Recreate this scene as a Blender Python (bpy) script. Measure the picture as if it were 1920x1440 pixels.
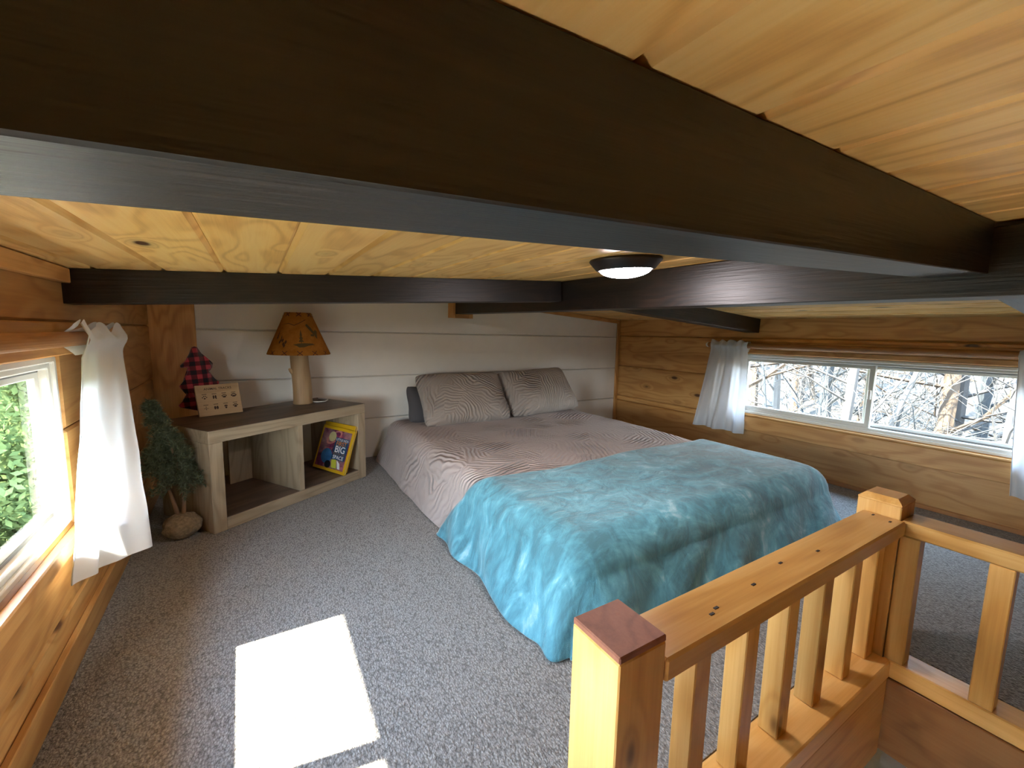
import bpy, bmesh, math, random
from mathutils import Vector, Matrix, Euler, noise

random.seed(7)
SC = bpy.context.scene
COL = SC.collection
for o in list(bpy.data.objects):
    bpy.data.objects.remove(o)

# ------------------------------------------------------------------ camera
F_PX, YAW, PITCH, ROLL = 786.96, 0.547244, 0.118376, -0.020832
fw = Vector((math.sin(YAW) * math.cos(PITCH), math.cos(YAW) * math.cos(PITCH), -math.sin(PITCH)))
rt = Vector((math.cos(YAW), -math.sin(YAW), 0))
dn = fw.cross(rt)
c_, s_ = math.cos(ROLL), math.sin(ROLL)
cr, cd = c_ * rt + s_ * dn, -s_ * rt + c_ * dn
cam_d = bpy.data.cameras.new('camera')
cam_d.sensor_width = 36.0
cam_d.sensor_fit = 'HORIZONTAL'
cam_d.lens = 36.0 * F_PX / 1920.0
cam_d.clip_start = 0.01
cam_d.clip_end = 400
cam = bpy.data.objects.new('camera', cam_d)
COL.objects.link(cam)
m3 = Matrix((cr, -cd, -fw)).transposed()
cam.matrix_world = Matrix.Translation((0, 0, 0.8)) @ m3.to_4x4()
SC.camera = cam

# ------------------------------------------------------------------ world, sun, exposure
SKY_STRENGTH = 6.5
SUN_STRENGTH = 20.0
world = bpy.data.worlds.new('world')
SC.world = world
world.use_nodes = True
wn = world.node_tree
wn.nodes.clear()
bg = wn.nodes.new('ShaderNodeBackground')
bg.inputs['Strength'].default_value = SKY_STRENGTH
wo = wn.nodes.new('ShaderNodeOutputWorld')
wtc = wn.nodes.new('ShaderNodeTexCoord')
wsep = wn.nodes.new('ShaderNodeSeparateXYZ')
wrmp = wn.nodes.new('ShaderNodeValToRGB')          # hazy horizon to blue overhead
wrmp.color_ramp.elements[0].position = 0.0
wrmp.color_ramp.elements[0].color = (0.90, 0.95, 1.0, 1)
wrmp.color_ramp.elements[1].position = 0.75
wrmp.color_ramp.elements[1].color = (0.42, 0.64, 1.0, 1)
wn.links.new(wtc.outputs['Generated'], wsep.inputs[0])
wn.links.new(wsep.outputs[2], wrmp.inputs[0])
wn.links.new(wrmp.outputs[0], bg.inputs[0])
wn.links.new(bg.outputs[0], wo.inputs[0])

sun_d = bpy.data.lights.new('sun', 'SUN')
sun_d.energy = SUN_STRENGTH
sun_d.angle = 0.012
sun_d.color = (1.0, 0.93, 0.80)
sun = bpy.data.objects.new('sun', sun_d)
COL.objects.link(sun)
SUN_DIR = Vector((1.0, -0.16, -1.02)).normalized()
sun.rotation_euler = SUN_DIR.to_track_quat('-Z', 'Y').to_euler()
sun.location = (-8, 2, 8)

def portal(name, loc, direction, sx, sy):
    d = bpy.data.lights.new(name, 'AREA')
    d.shape = 'RECTANGLE'
    d.size, d.size_y = sx, sy
    d.cycles.is_portal = True
    o = bpy.data.objects.new(name, d)
    COL.objects.link(o)
    o.location = loc
    o.rotation_euler = Vector(direction).to_track_quat('-Z', 'Y').to_euler()
    return o

portal('daylight_portal_left', (-0.50, 0.87, 0.51), (1, 0, 0), 1.33, 0.40)
portal('daylight_portal_right', (2.84, 0.91, 0.51), (-1, 0, 0), 1.38, 0.40)
portal('daylight_portal_lower', (-0.46, -0.05, -1.4), (1, 0, 0), 0.9, 0.7)

SC.view_settings.view_transform = 'Standard'
SC.view_settings.look = 'None'
SC.view_settings.exposure = 2.45
SC.view_settings.gamma = 1.0
SC.view_settings.use_curve_mapping = False
try:
    SC.cycles.use_denoising = True
    SC.cycles.adaptive_threshold = 0.02
    SC.cycles.max_bounces = 7
    SC.cycles.diffuse_bounces = 4
    SC.cycles.glossy_bounces = 3
    SC.cycles.transparent_max_bounces = 12
    SC.cycles.sample_clamp_indirect = 8.0
    SC.cycles.caustics_reflective = False
    SC.cycles.caustics_refractive = False
except Exception:
    pass

# ------------------------------------------------------------------ material helpers
class NT:
    def __init__(self, name):
        self.m = bpy.data.materials.new(name)
        self.m.use_nodes = True
        self.t = self.m.node_tree
        self.t.nodes.clear()
        self.out = self.t.nodes.new('ShaderNodeOutputMaterial')
    def n(self, kind, **kw):
        nd = self.t.nodes.new('ShaderNode' + kind)
        ins = kw.pop('ins', {})
        for k, v in kw.items():
            setattr(nd, k, v)
        for k, v in ins.items():
            self.set(nd.inputs[k], v)
        return nd
    def set(self, sock, v):
        if isinstance(v, bpy.types.NodeSocket):
            self.t.links.new(v, sock)
        elif isinstance(v, bpy.types.Node):
            self.t.links.new(v.outputs[0], sock)
        else:
            if isinstance(v, (tuple, list)) and len(v) == 3 and sock.type == 'RGBA':
                v = tuple(v) + (1.0,)
            sock.default_value = v
    def math(self, op, a, b=0.0, c=None, clamp=False):
        nd = self.n('Math', operation=op, use_clamp=clamp)
        self.set(nd.inputs[0], a)
        self.set(nd.inputs[1], b)
        if c is not None:
            self.set(nd.inputs[2], c)
        return nd.outputs[0]
    def vmul(self, v, s):
        nd = self.n('VectorMath', operation='MULTIPLY')
        self.set(nd.inputs[0], v)
        self.set(nd.inputs[1], s)
        return nd.outputs[0]
    def vadd(self, v, s):
        nd = self.n('VectorMath', operation='ADD')
        self.set(nd.inputs[0], v)
        self.set(nd.inputs[1], s)
        return nd.outputs[0]
    def noise(self, vec, scale, detail=2.0, rough=0.5, dist=0.0):
        nd = self.n('TexNoise')
        self.set(nd.inputs['Vector'], vec)
        nd.inputs['Scale'].default_value = scale
        nd.inputs['Detail'].default_value = detail
        nd.inputs['Roughness'].default_value = rough
        nd.inputs['Distortion'].default_value = dist
        return nd.outputs[0]
    def maprange(self, v, a, b, c=0.0, d=1.0, smooth=False):
        nd = self.n('MapRange')
        if smooth:
            nd.interpolation_type = 'SMOOTHSTEP'
        self.set(nd.inputs['Value'], v)
        nd.inputs['From Min'].default_value = a
        nd.inputs['From Max'].default_value = b
        nd.inputs['To Min'].default_value = c
        nd.inputs['To Max'].default_value = d
        return nd.outputs[0]
    def ramp(self, fac, stops):
        nd = self.n('ValToRGB')
        self.set(nd.inputs[0], fac)
        el = nd.color_ramp.elements
        el[0].position, el[0].color = stops[0][0], tuple(stops[0][1]) + (1,)
        el[1].position, el[1].color = stops[-1][0], tuple(stops[-1][1]) + (1,)
        for p, c in stops[1:-1]:
            e = el.new(p)
            e.color = tuple(c) + (1,)
        return nd.outputs[0]
    def mix(self, fac, a, b, blend='MIX'):
        nd = self.n('Mix', data_type='RGBA', blend_type=blend)
        self.set(nd.inputs[0], fac)
        self.set(nd.inputs[6], a)
        self.set(nd.inputs[7], b)
        return nd.outputs[2]
    def bump(self, h, strength=0.3, dist=0.002):
        nd = self.n('Bump')
        nd.inputs['Strength'].default_value = strength
        nd.inputs['Distance'].default_value = dist
        self.set(nd.inputs['Height'], h)
        return nd.outputs[0]
    def principled(self, color, rough=0.5, normal=None, **kw):
        nd = self.n('BsdfPrincipled')
        self.set(nd.inputs['Base Color'], color)
        self.set(nd.inputs['Roughness'], rough)
        if normal is not None:
            self.set(nd.inputs['Normal'], normal)
        for k, v in kw.items():
            self.set(nd.inputs[k.replace('_', ' ')], v)
        self.t.links.new(nd.outputs[0], self.out.inputs[0])
        return nd
    def objvec(self, rnd=True):
        tc = self.n('TexCoord')
        v = tc.outputs['Object']
        if rnd:
            oi = self.n('ObjectInfo')
            r = self.vmul(oi.outputs['Random'], (37.0, 53.0, 71.0))
            v = self.vadd(v, r)
        return v

def axis_scale(axis, along, across):
    return tuple(along if a == axis else across for a in 'XYZ')

def wood(name, axis, dark, mid, light, knot=(0.09, 0.035, 0.012), rough=0.42, ring=55.0, knots=True, var=0.22, bump=0.2, contrast=1.0, spec=0.45):
    N = NT(name)
    v = N.objvec()
    oi = N.n('ObjectInfo')
    a = N.noise(N.vmul(v, axis_scale(axis, 0.22, 1.0)), 6.0, 2.0, 0.5, 0.3)
    vor = N.n('TexVoronoi')
    N.set(vor.inputs['Vector'], N.vmul(v, axis_scale(axis, 0.42, 1.0)))
    vor.inputs['Scale'].default_value = 7.5
    vd = vor.outputs['Distance']
    infl = N.maprange(vd, 0.0, 0.30, 1.0, 0.0, True)
    field = N.math('ADD', a, N.math('MULTIPLY', infl, 0.22 if knots else 0.0))
    rings = N.math('MULTIPLY_ADD', N.math('SINE', N.math('MULTIPLY', field, ring)), 0.5, 0.5)
    rings = N.math('POWER', rings, 2.4)
    fine = N.noise(N.vmul(v, axis_scale(axis, 0.03, 1.0)), 170.0, 2.0, 0.6)
    broad = N.noise(N.vmul(v, axis_scale(axis, 0.12, 1.0)), 9.0, 2.0, 0.5)
    f = N.math('ADD', N.math('MULTIPLY', rings, 0.26 * contrast), N.math('MULTIPLY', fine, 0.42))
    f = N.math('ADD', f, N.math('MULTIPLY', broad, 0.55))
    f = N.math('SUBTRACT', f, 0.12)
    col = N.ramp(f, [(0.15, light), (0.5, mid), (0.95, dark)])
    vr = N.maprange(oi.outputs['Random'], 0, 1, 1.0 - var, 1.0 + var)
    col = N.mix(1.0, col, N.n('CombineColor', ins={0: vr, 1: vr, 2: vr}).outputs[0], 'MULTIPLY')
    if knots:
        core = N.maprange(vd, 0.05, 0.11, 1.0, 0.0, True)
        halo = N.maprange(vd, 0.06, 0.24, 0.55, 0.0, True)
        col = N.mix(halo, col, tuple(0.55 * x for x in mid))
        col = N.mix(core, col, knot)
    N.principled(col, rough, N.bump(fine, bump, 0.0015), Specular_IOR_Level=spec)
    return N.m

L_, M_, D_ = (0.72, 0.41, 0.150), (0.56, 0.275, 0.082), (0.36, 0.140, 0.034)
PINE = {a: wood('pine_' + a.lower(), a, D_, M_, L_) for a in 'XYZ'}
CEIL_PINE = wood('ceiling_pine', 'Y', (0.56, 0.275, 0.068), (0.82, 0.49, 0.160), (0.90, 0.61, 0.25), ring=75, contrast=1.35, var=0.13)
RAIL_PINE = {a: wood('rail_pine_' + a.lower(), a, (0.42, 0.19, 0.045), (0.62, 0.335, 0.095), (0.74, 0.46, 0.17), rough=0.28, ring=40) for a in 'XYZ'}
REDWOOD = wood('post_cap_end_grain', 'Z', (0.13, 0.04, 0.022), (0.22, 0.075, 0.04), (0.27, 0.10, 0.055), rough=0.6, knots=False, ring=90)
BROWN_PINE = {a: wood('stained_pine_' + a.lower(), a, (0.20, 0.08, 0.025), (0.32, 0.14, 0.045), (0.40, 0.19, 0.07)) for a in 'XYZ'}
BEAM = {a: wood('dark_stained_beam_' + a.lower(), a, (0.002, 0.0012, 0.001), (0.006, 0.0034, 0.0022), (0.024, 0.011, 0.007), knot=(0.003, 0.002, 0.002), rough=0.46, var=0.1, bump=0.6, spec=0.65, contrast=1.6, ring=80) for a in 'XY'}
GREYWOOD = {a: wood('grey_oak_' + a.lower(), a, (0.19, 0.14, 0.085), (0.33, 0.255, 0.165), (0.43, 0.34, 0.23), rough=0.55, knots=False, ring=70, var=0.04) for a in 'XYZ'}
GREYTOP = wood('grey_oak_top', 'X', (0.055, 0.035, 0.025), (0.11, 0.072, 0.05), (0.20, 0.14, 0.10), rough=0.45, knots=False, ring=30, var=0.04)
LAMPWOOD = wood('peeled_log', 'Z', (0.30, 0.17, 0.08), (0.50, 0.33, 0.17), (0.62, 0.45, 0.26), rough=0.5, ring=20)
TRUNKWOOD = wood('little_trunk', 'Z', (0.12, 0.07, 0.04), (0.24, 0.14, 0.08), (0.34, 0.22, 0.13), rough=0.8, knots=False)
SIGNWOOD = wood('sign_wood', 'X', (0.30, 0.18, 0.09), (0.42, 0.27, 0.14), (0.50, 0.34, 0.19), rough=0.6, knots=False, var=0.03)

def plain(name, col, rough=0.5, noise_amt=0.0, scale=30, bump=0.0, **kw):
    N = NT(name)
    v = N.objvec(False)
    nz = N.noise(v, scale, 3.0)
    if noise_amt:
        c = N.mix(nz, tuple(x * (1 - noise_amt) for x in col), tuple(min(1, x * (1 + noise_amt)) for x in col))
    else:
        c = col
    N.principled(c, rough, N.bump(nz, bump, 0.002) if bump else None, **kw)
    return N.m

LOWER_TILE = plain('pale_floor_tile', (0.62, 0.60, 0.56), 0.4, 0.06, 8)
WHITE_PAINT = plain('white_paint', (0.84, 0.815, 0.755), 0.45, 0.04, 14, 0.05)
VINYL = plain('window_vinyl', (0.72, 0.70, 0.64), 0.35)
VINYL_DARK = plain('window_track', (0.20, 0.20, 0.19), 0.5)
BRONZE = plain('dark_bronze', (0.03, 0.022, 0.02), 0.35, Metallic=0.4)
STEEL = plain('brushed_steel', (0.80, 0.81, 0.82), 0.35, 0.05, 60, Metallic=0.35)
WHITE_PLASTIC = plain('white_plastic', (0.75, 0.74, 0.70), 0.4)
BLACK = plain('dark_gap', (0.012, 0.010, 0.009), 0.8)
NAIL = plain('dark_nail_slot', (0.03, 0.02, 0.015), 0.6)

def glass_mat():
    N = NT('window_glass')
    lw = N.n('LayerWeight', ins={'Blend': 0.12})
    tr = N.n('BsdfTransparent', ins={'Color': (0.97, 0.99, 0.97)})
    gl = N.n('BsdfGlossy', ins={'Color': (1, 1, 1), 'Roughness': 0.02})
    mx = N.n('MixShader')
    N.set(mx.inputs[0], N.math('MULTIPLY', lw.outputs['Fresnel'], 0.2))
    N.set(mx.inputs[1], tr)
    N.set(mx.inputs[2], gl)
    N.t.links.new(mx.outputs[0], N.out.inputs[0])
    return N.m
GLASS = glass_mat()

def carpet_mat():
    N = NT('carpet_loop')
    v = N.objvec(False)
    a = N.noise(N.vmul(v, (1.0, 0.7, 1.0)), 330.0, 2.0, 0.6)
    vor = N.n('TexVoronoi', ins={'Vector': N.vmul(v, (1.0, 0.6, 1.0)), 'Scale': 210.0})
    b = N.noise(v, 3.0, 3.0)
    f = N.math('ADD', N.math('MULTIPLY', a, 0.75), N.math('MULTIPLY', vor.outputs['Distance'], 0.45))
    col = N.ramp(f, [(0.30, (0.48, 0.46, 0.435)), (0.52, (0.28, 0.262, 0.246)), (0.80, (0.08, 0.07, 0.063))])
    col = N.mix(N.math('MULTIPLY', b, 0.25), col, (0.23, 0.21, 0.195))
    N.principled(col, 0.95, N.bump(f, 0.9, -0.006), Sheen_Weight=0.25, Sheen_Roughness=0.6, Specular_IOR_Level=0.1)
    return N.m
CARPET = carpet_mat()

def quilt_mat(name, col, sc=1.0):
    N = NT(name)
    v = N.objvec()
    warp = N.noise(v, 5.0, 2.0)
    vw = N.vadd(v, N.vmul(N.n('CombineXYZ', ins={0: warp, 1: warp, 2: 0.0}), (0.10, 0.10, 0.0)))
    vor = N.n('TexVoronoi', ins={'Vector': vw, 'Scale': 4.6 * sc})
    sep = N.n('SeparateColor', ins={0: vor.outputs['Color']})
    ang = N.math('MULTIPLY', sep.outputs[0], 6.283)
    vr = N.n('VectorRotate', rotation_type='Z_AXIS', ins={'Vector': vw, 'Angle': ang})
    wv = N.n('TexWave', wave_type='BANDS', bands_direction='X', ins={'Vector': vr.outputs[0], 'Scale': 14.0 * sc, 'Distortion': 2.6, 'Detail': 1.0, 'Detail Scale': 1.2})
    amp = N.maprange(sep.outputs[1], 0.0, 0.6, 0.3, 1.0)
    edge = N.maprange(vor.outputs['Distance'], 0.25, 0.62, 1.0, 0.25, True)
    h = N.math('MULTIPLY', N.math('MULTIPLY', wv.outputs['Fac'], amp), edge)
    fine = N.noise(v, 600.0, 1.0)
    c = N.mix(N.math('MULTIPLY', h, 0.30), col, tuple(x * 1.25 for x in col))
    N.principled(c, 0.85, N.bump(N.math('ADD', h, N.math('MULTIPLY', fine, 0.12)), 1.0, 0.014), Sheen_Weight=0.15, Specular_IOR_Level=0.2)
    return N.m
QUILT = quilt_mat('quilted_bedspread', (0.47, 0.385, 0.355))
SHAM = quilt_mat('quilted_sham', (0.36, 0.305, 0.265), 1.15)
DARK_PILLOW = plain('charcoal_cotton', (0.075, 0.07, 0.075), 0.9, 0.1, 300, 0.15)

def fleece_mat():
    N = NT('teal_fleece')
    v = N.objvec(False)
    big = N.noise(N.vmul(v, (1.3, 2.2, 1.0)), 4.5, 4.0, 0.62, 1.2)
    brush = N.noise(N.vmul(v, (1.0, 1.0, 0.35)), 16.0, 4.0, 0.6, 1.5)
    fine = N.noise(v, 420.0, 2.0)
    f = N.math('ADD', N.math('MULTIPLY', big, 0.62), N.math('MULTIPLY', brush, 0.38))
    col = N.ramp(f, [(0.40, (0.07, 0.18, 0.22)), (0.50, (0.10, 0.29, 0.36)), (0.58, (0.15, 0.40, 0.49)), (0.68, (0.40, 0.62, 0.69))])
    col = N.mix(N.math('MULTIPLY', fine, 0.35), col, (0.07, 0.19, 0.24))
    h = N.math('ADD', N.math('MULTIPLY', f, 1.0), N.math('MULTIPLY', fine, 0.10))
    N.principled(col, 0.8, N.bump(h, 0.7, 0.014), Sheen_Weight=0.6, Sheen_Roughness=0.35, Sheen_Tint=(1.0, 0.94, 0.90), Specular_IOR_Level=0.15)
    return N.m
FLEECE = fleece_mat()

def curtain_mat(name, trans):
    N = NT(name)
    v = N.objvec(False)
    weave = N.noise(v, 900.0, 1.0)
    nb = N.bump(weave, 0.1, 0.0005)
    d = N.n('BsdfDiffuse', ins={'Color': (0.80, 0.80, 0.80), 'Normal': nb})
    t = N.n('BsdfTranslucent', ins={'Color': (0.80, 0.82, 0.85), 'Normal': nb})
    mx = N.n('MixShader', ins={0: trans})
    N.set(mx.inputs[1], d)
    N.set(mx.inputs[2], t)
    N.t.links.new(mx.outputs[0], N.out.inputs[0])
    return N.m
CURTAIN = curtain_mat('white_curtain', 0.42)
HEM = curtain_mat('white_curtain_hem', 0.25)

def plaid_mat():
    N = NT('buffalo_plaid')
    tc = N.n('TexCoord')
    sp = N.n('SeparateXYZ', ins={0: tc.outputs['Object']})
    def band(s, off):
        x = N.math('FRACT', N.math('MULTIPLY_ADD', s, 1 / 0.040, off))
        return N.math('GREATER_THAN', x, 0.5)
    a, b = band(sp.outputs[0], 0.3), band(sp.outputs[2], 0.1)
    s = N.math('MULTIPLY', N.math('ADD', a, b), 0.5)
    col = N.ramp(s, [(0.0, (0.46, 0.045, 0.065)), (0.5, (0.13, 0.012, 0.02)), (1.0, (0.012, 0.008, 0.014))])
    fz = N.noise(tc.outputs['Object'], 500, 2)
    N.principled(col, 0.95, N.bump(fz, 0.4, 0.002), Sheen_Weight=0.3)
    return N.m
PLAID = plaid_mat()

def shade_mat():
    N = NT('parchment_shade')
    v = N.objvec(False)
    nz = N.noise(v, 26, 4, 0.6)
    col = N.ramp(nz, [(0.3, (0.40, 0.15, 0.022)), (0.7, (0.56, 0.24, 0.05))])
    d = N.n('BsdfDiffuse', ins={'Color': col})
    t = N.n('BsdfTranslucent', ins={'Color': col})
    mx = N.n('MixShader', ins={0: 0.3})
    N.set(mx.inputs[1], d)
    N.set(mx.inputs[2], t)
    N.t.links.new(mx.outputs[0], N.out.inputs[0])
    return N.m
SHADE = shade_mat()
STITCH = plain('leather_lacing', (0.12, 0.03, 0.012), 0.7)
PRINT_GREEN = plain('shade_print_olive', (0.12, 0.075, 0.02), 0.8)
PRINT_DARK = plain('shade_print_brown', (0.10, 0.04, 0.012), 0.8)
INK = plain('sign_ink', (0.045, 0.020, 0.012), 0.8)
ROCK = plain('plant_stone_base', (0.25, 0.19, 0.12), 0.95, 0.7, 110, 1.0)
NEEDLE = plain('artificial_needles', (0.085, 0.105, 0.055), 0.7, 0.5, 40)

def emit_mat():
    N = NT('lit_diffuser')
    e = N.n('Emission', ins={'Color': (1.0, 0.90, 0.92), 'Strength': 22.0})
    N.t.links.new(e.outputs[0], N.out.inputs[0])
    return N.m
LIT = emit_mat()

# ------------------------------------------------------------------ geometry helpers
def link(name, me, mat=None, parent=None, loc=(0, 0, 0), rot=(0, 0, 0), smooth=False):
    if mat is not None and not me.materials:
        me.materials.append(mat)
    if smooth:
        for p in me.polygons:
            p.use_smooth = True
    o = bpy.data.objects.new(name, me)
    COL.objects.link(o)
    o.location = loc
    o.rotation_euler = rot
    if parent is not None:
        o.parent = parent
    return o

def tag(o, label=None, cat=None, group=None, kind=None):
    if label: o['label'] = label
    if cat: o['category'] = cat
    if group: o['group'] = group
    if kind: o['kind'] = kind
    return o

def empty(name, loc=(0, 0, 0), rot=(0, 0, 0)):
    o = bpy.data.objects.new(name, None)
    o.empty_display_size = 0.05
    COL.objects.link(o)
    o.location = loc
    o.rotation_euler = rot
    return o

def from_bm(bm, name='mesh'):
    me = bpy.data.meshes.new(name)
    bm.normal_update()
    bm.to_mesh(me)
    bm.free()
    return me

def pyd(verts, faces, name='mesh'):
    me = bpy.data.meshes.new(name)
    me.from_pydata([tuple(v) for v in verts], [], faces)
    me.update()
    return me

_box_cache = {}
def box_mesh(dx, dy, dz, bev=0.0, seg=1):
    bm = bmesh.new()
    bmesh.ops.create_cube(bm, size=1.0)
    bmesh.ops.scale(bm, vec=(dx, dy, dz), verts=bm.verts)
    if bev > 0:
        bmesh.ops.bevel(bm, geom=list(bm.edges), offset=bev, segments=seg, affect='EDGES', profile=0.6)
    return from_bm(bm)

def board(name, lo, hi, mats, parent=None, bev=0.003, rot=(0, 0, 0), seg=1):
    """axis-aligned board between two corners, origin at its centre"""
    d = [hi[i] - lo[i] for i in range(3)]
    c = [(hi[i] + lo[i]) / 2 for i in range(3)]
    if isinstance(mats, dict):
        ax = 'XYZ'[max(range(3), key=lambda i: d[i])]
        mats = mats.get(ax) or list(mats.values())[0]
    return link(name, box_mesh(*d, bev, seg), mats, parent, c, rot)

def boxes_mesh(boxes):
    vs, fs = [], []
    for lo, hi in boxes:
        b = len(vs)
        for z in (lo[2], hi[2]):
            vs += [(lo[0], lo[1], z), (hi[0], lo[1], z), (hi[0], hi[1], z), (lo[0], hi[1], z)]
        fs += [[b + i for i in f] for f in ((0, 3, 2, 1), (4, 5, 6, 7), (0, 1, 5, 4), (1, 2, 6, 5), (2, 3, 7, 6), (3, 0, 4, 7))]
    return pyd(vs, fs)

def ring_mesh(x0, x1, y0, y1, z0, z1, t, bev=0.003):
    """rectangular frame in the yz plane"""
    bm = bmesh.new()
    outer = [(y0, z0), (y1, z0), (y1, z1), (y0, z1)]
    inner = [(y0 + t, z0 + t), (y1 - t, z0 + t), (y1 - t, z1 - t), (y0 + t, z1 - t)]
    V = {}
    for k, x in (('a', x0), ('b', x1)):
        V[k + 'o'] = [bm.verts.new((x, y, z)) for y, z in outer]
        V[k + 'i'] = [bm.verts.new((x, y, z)) for y, z in inner]
    for i in range(4):
        j = (i + 1) % 4
        bm.faces.new((V['bo'][i], V['bo'][j], V['bi'][j], V['bi'][i]))
        bm.faces.new((V['ao'][j], V['ao'][i], V['ai'][i], V['ai'][j]))
        bm.faces.new((V['ao'][i], V['ao'][j], V['bo'][j], V['bo'][i]))
        bm.faces.new((V['ai'][j], V['ai'][i], V['bi'][i], V['bi'][j]))
    if bev:
        bmesh.ops.bevel(bm, geom=list(bm.edges), offset=bev, segments=1, affect='EDGES')
    return from_bm(bm)

def tube(path, radii, sides=8, cap=True):
    """tube mesh data along a list of points"""
    vs, fs = [], []
    n = len(path)
    path = [Vector(p) for p in path]
    for i, p in enumerate(path):
        d = (path[min(i + 1, n - 1)] - path[max(i - 1, 0)])
        d = d.normalized() if d.length > 1e-9 else Vector((0, 0, 1))
        up = Vector((0, 0, 1)) if abs(d.z) < 0.95 else Vector((1, 0, 0))
        a = d.cross(up).normalized()
        b = d.cross(a).normalized()
        r = radii[i] if isinstance(radii, (list, tuple)) else radii
        for k in range(sides):
            t = 2 * math.pi * k / sides
            vs.append(p + a * (r * math.cos(t)) + b * (r * math.sin(t)))
    for i in range(n - 1):
        for k in range(sides):
            k2 = (k + 1) % sides
            fs.append((i * sides + k, i * sides + k2, (i + 1) * sides + k2, (i + 1) * sides + k))
    if cap:
        fs.append(tuple(reversed(range(sides))))
        fs.append(tuple((n - 1) * sides + k for k in range(sides)))
    return vs, fs

def merge(parts):
    vs, fs = [], []
    for v, f in parts:
        b = len(vs)
        vs += list(v)
        fs += [tuple(i + b for i in q) for q in f]
    return vs, fs

def lathe(profile, sides=32, wob=None):
    vs, fs = [], []
    for i, (r, z) in enumerate(profile):
        for k in range(sides):
            t = 2 * math.pi * k / sides
            rr = r * (wob(t, z) if wob else 1.0)
            vs.append((rr * math.cos(t), rr * math.sin(t), z))
    for i in range(len(profile) - 1):
        for k in range(sides):
            k2 = (k + 1) % sides
            fs.append((i * sides + k, i * sides + k2, (i + 1) * sides + k2, (i + 1) * sides + k))
    return vs, fs

def grid_mesh(fn, nu, nv, closed_u=False):
    vs = [fn(i / (nu - (0 if closed_u else 1)), j / (nv - 1)) for j in range(nv) for i in range(nu)]
    fs = []
    for j in range(nv - 1):
        for i in range(nu if closed_u else nu - 1):
            i2 = (i + 1) % nu
            fs.append((j * nu + i, j * nu + i2, (j + 1) * nu + i2, (j + 1) * nu + i))
    return pyd(vs, fs)

def sst(a, b, x):
    t = max(0.0, min(1.0, (x - a) / (b - a)))
    return t * t * (3 - 2 * t)

# ------------------------------------------------------------------ key dimensions
TH = 0.03                     # the left wall is not quite square to the back wall
LW = (-0.365, 0, 0)
XR, YB = 2.74, 2.70           # right wall face, back wall face
def lw(x, y, z=0.0):          # left wall frame -> world
    return Vector((LW[0] + x * math.cos(TH) - y * math.sin(TH), x * math.sin(TH) + y * math.cos(TH), z))
RX, RW = 1.163, 0.10          # ridge beam left face, width
SL, SR, TY = 0.060, -0.072, 0.010
def ceil_l(x, y): return 0.94 + SL * (x + 0.42) + TY * (y - 1.5)
def ceil_r(x, y): return 0.94 + SL * (RX + 0.05 + 0.42) + SR * (x - RX - 0.05) + TY * (y - 1.5)

# ------------------------------------------------------------------ floor, loft edge
OPY, OPX = 0.345, 1.335       # edges of the stair opening
fv = [(-0.60, 0.411), (1.409, 0.411), (1.409, -1.6), (XR + 0.05, -1.6), (XR + 0.05, YB + 0.05), (-0.60, YB + 0.05)]
n = len(fv)
verts = [(x, y, 0.0) for x, y in fv] + [(x, y, -0.23) for x, y in fv]
faces = [tuple(range(n)), tuple(reversed(range(n, 2 * n)))] + [(i, i + n, (i + 1) % n + n, (i + 1) % n) for i in range(n)]
floor = tag(link('floor', pyd(verts, faces), CARPET), 'grey-brown looped carpet of the loft floor', kind='structure')
board('fascia_board', (0.10, OPY - 0.018, -0.26), (OPX - 0.001, OPY, -0.048), PINE, floor, 0.002)
board('fascia_board', (OPX - 0.0, -1.6, -0.25), (OPX + 0.018, OPY - 0.001, -0.048), BROWN_PINE, floor, 0.002)

lower = link('floor_lower', boxes_mesh([((-0.8, -3.2, -2.45), (XR + 0.1, YB, -2.40))]), LOWER_TILE)
tag(lower, kind='structure')

# ------------------------------------------------------------------ walls
def wall_back():
    w = link('wall_back', boxes_mesh([((-0.75, YB + 0.022, -2.4), (XR + 0.15, YB + 0.14, 1.25))]), WHITE_PAINT)
    tag(w, 'white painted plank wall behind the bed', kind='structure')
    zs = [-0.02, 0.25, 0.52, 0.792, 1.064, 1.2]
    for a, b in zip(zs[:-1], zs[1:]):
        board('plank', (-0.70, YB, a + 0.0015), (XR + 0.03, YB + 0.021, b - 0.0015), WHITE_PAINT, w, 0.005)
    return w
wall_back()

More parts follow.
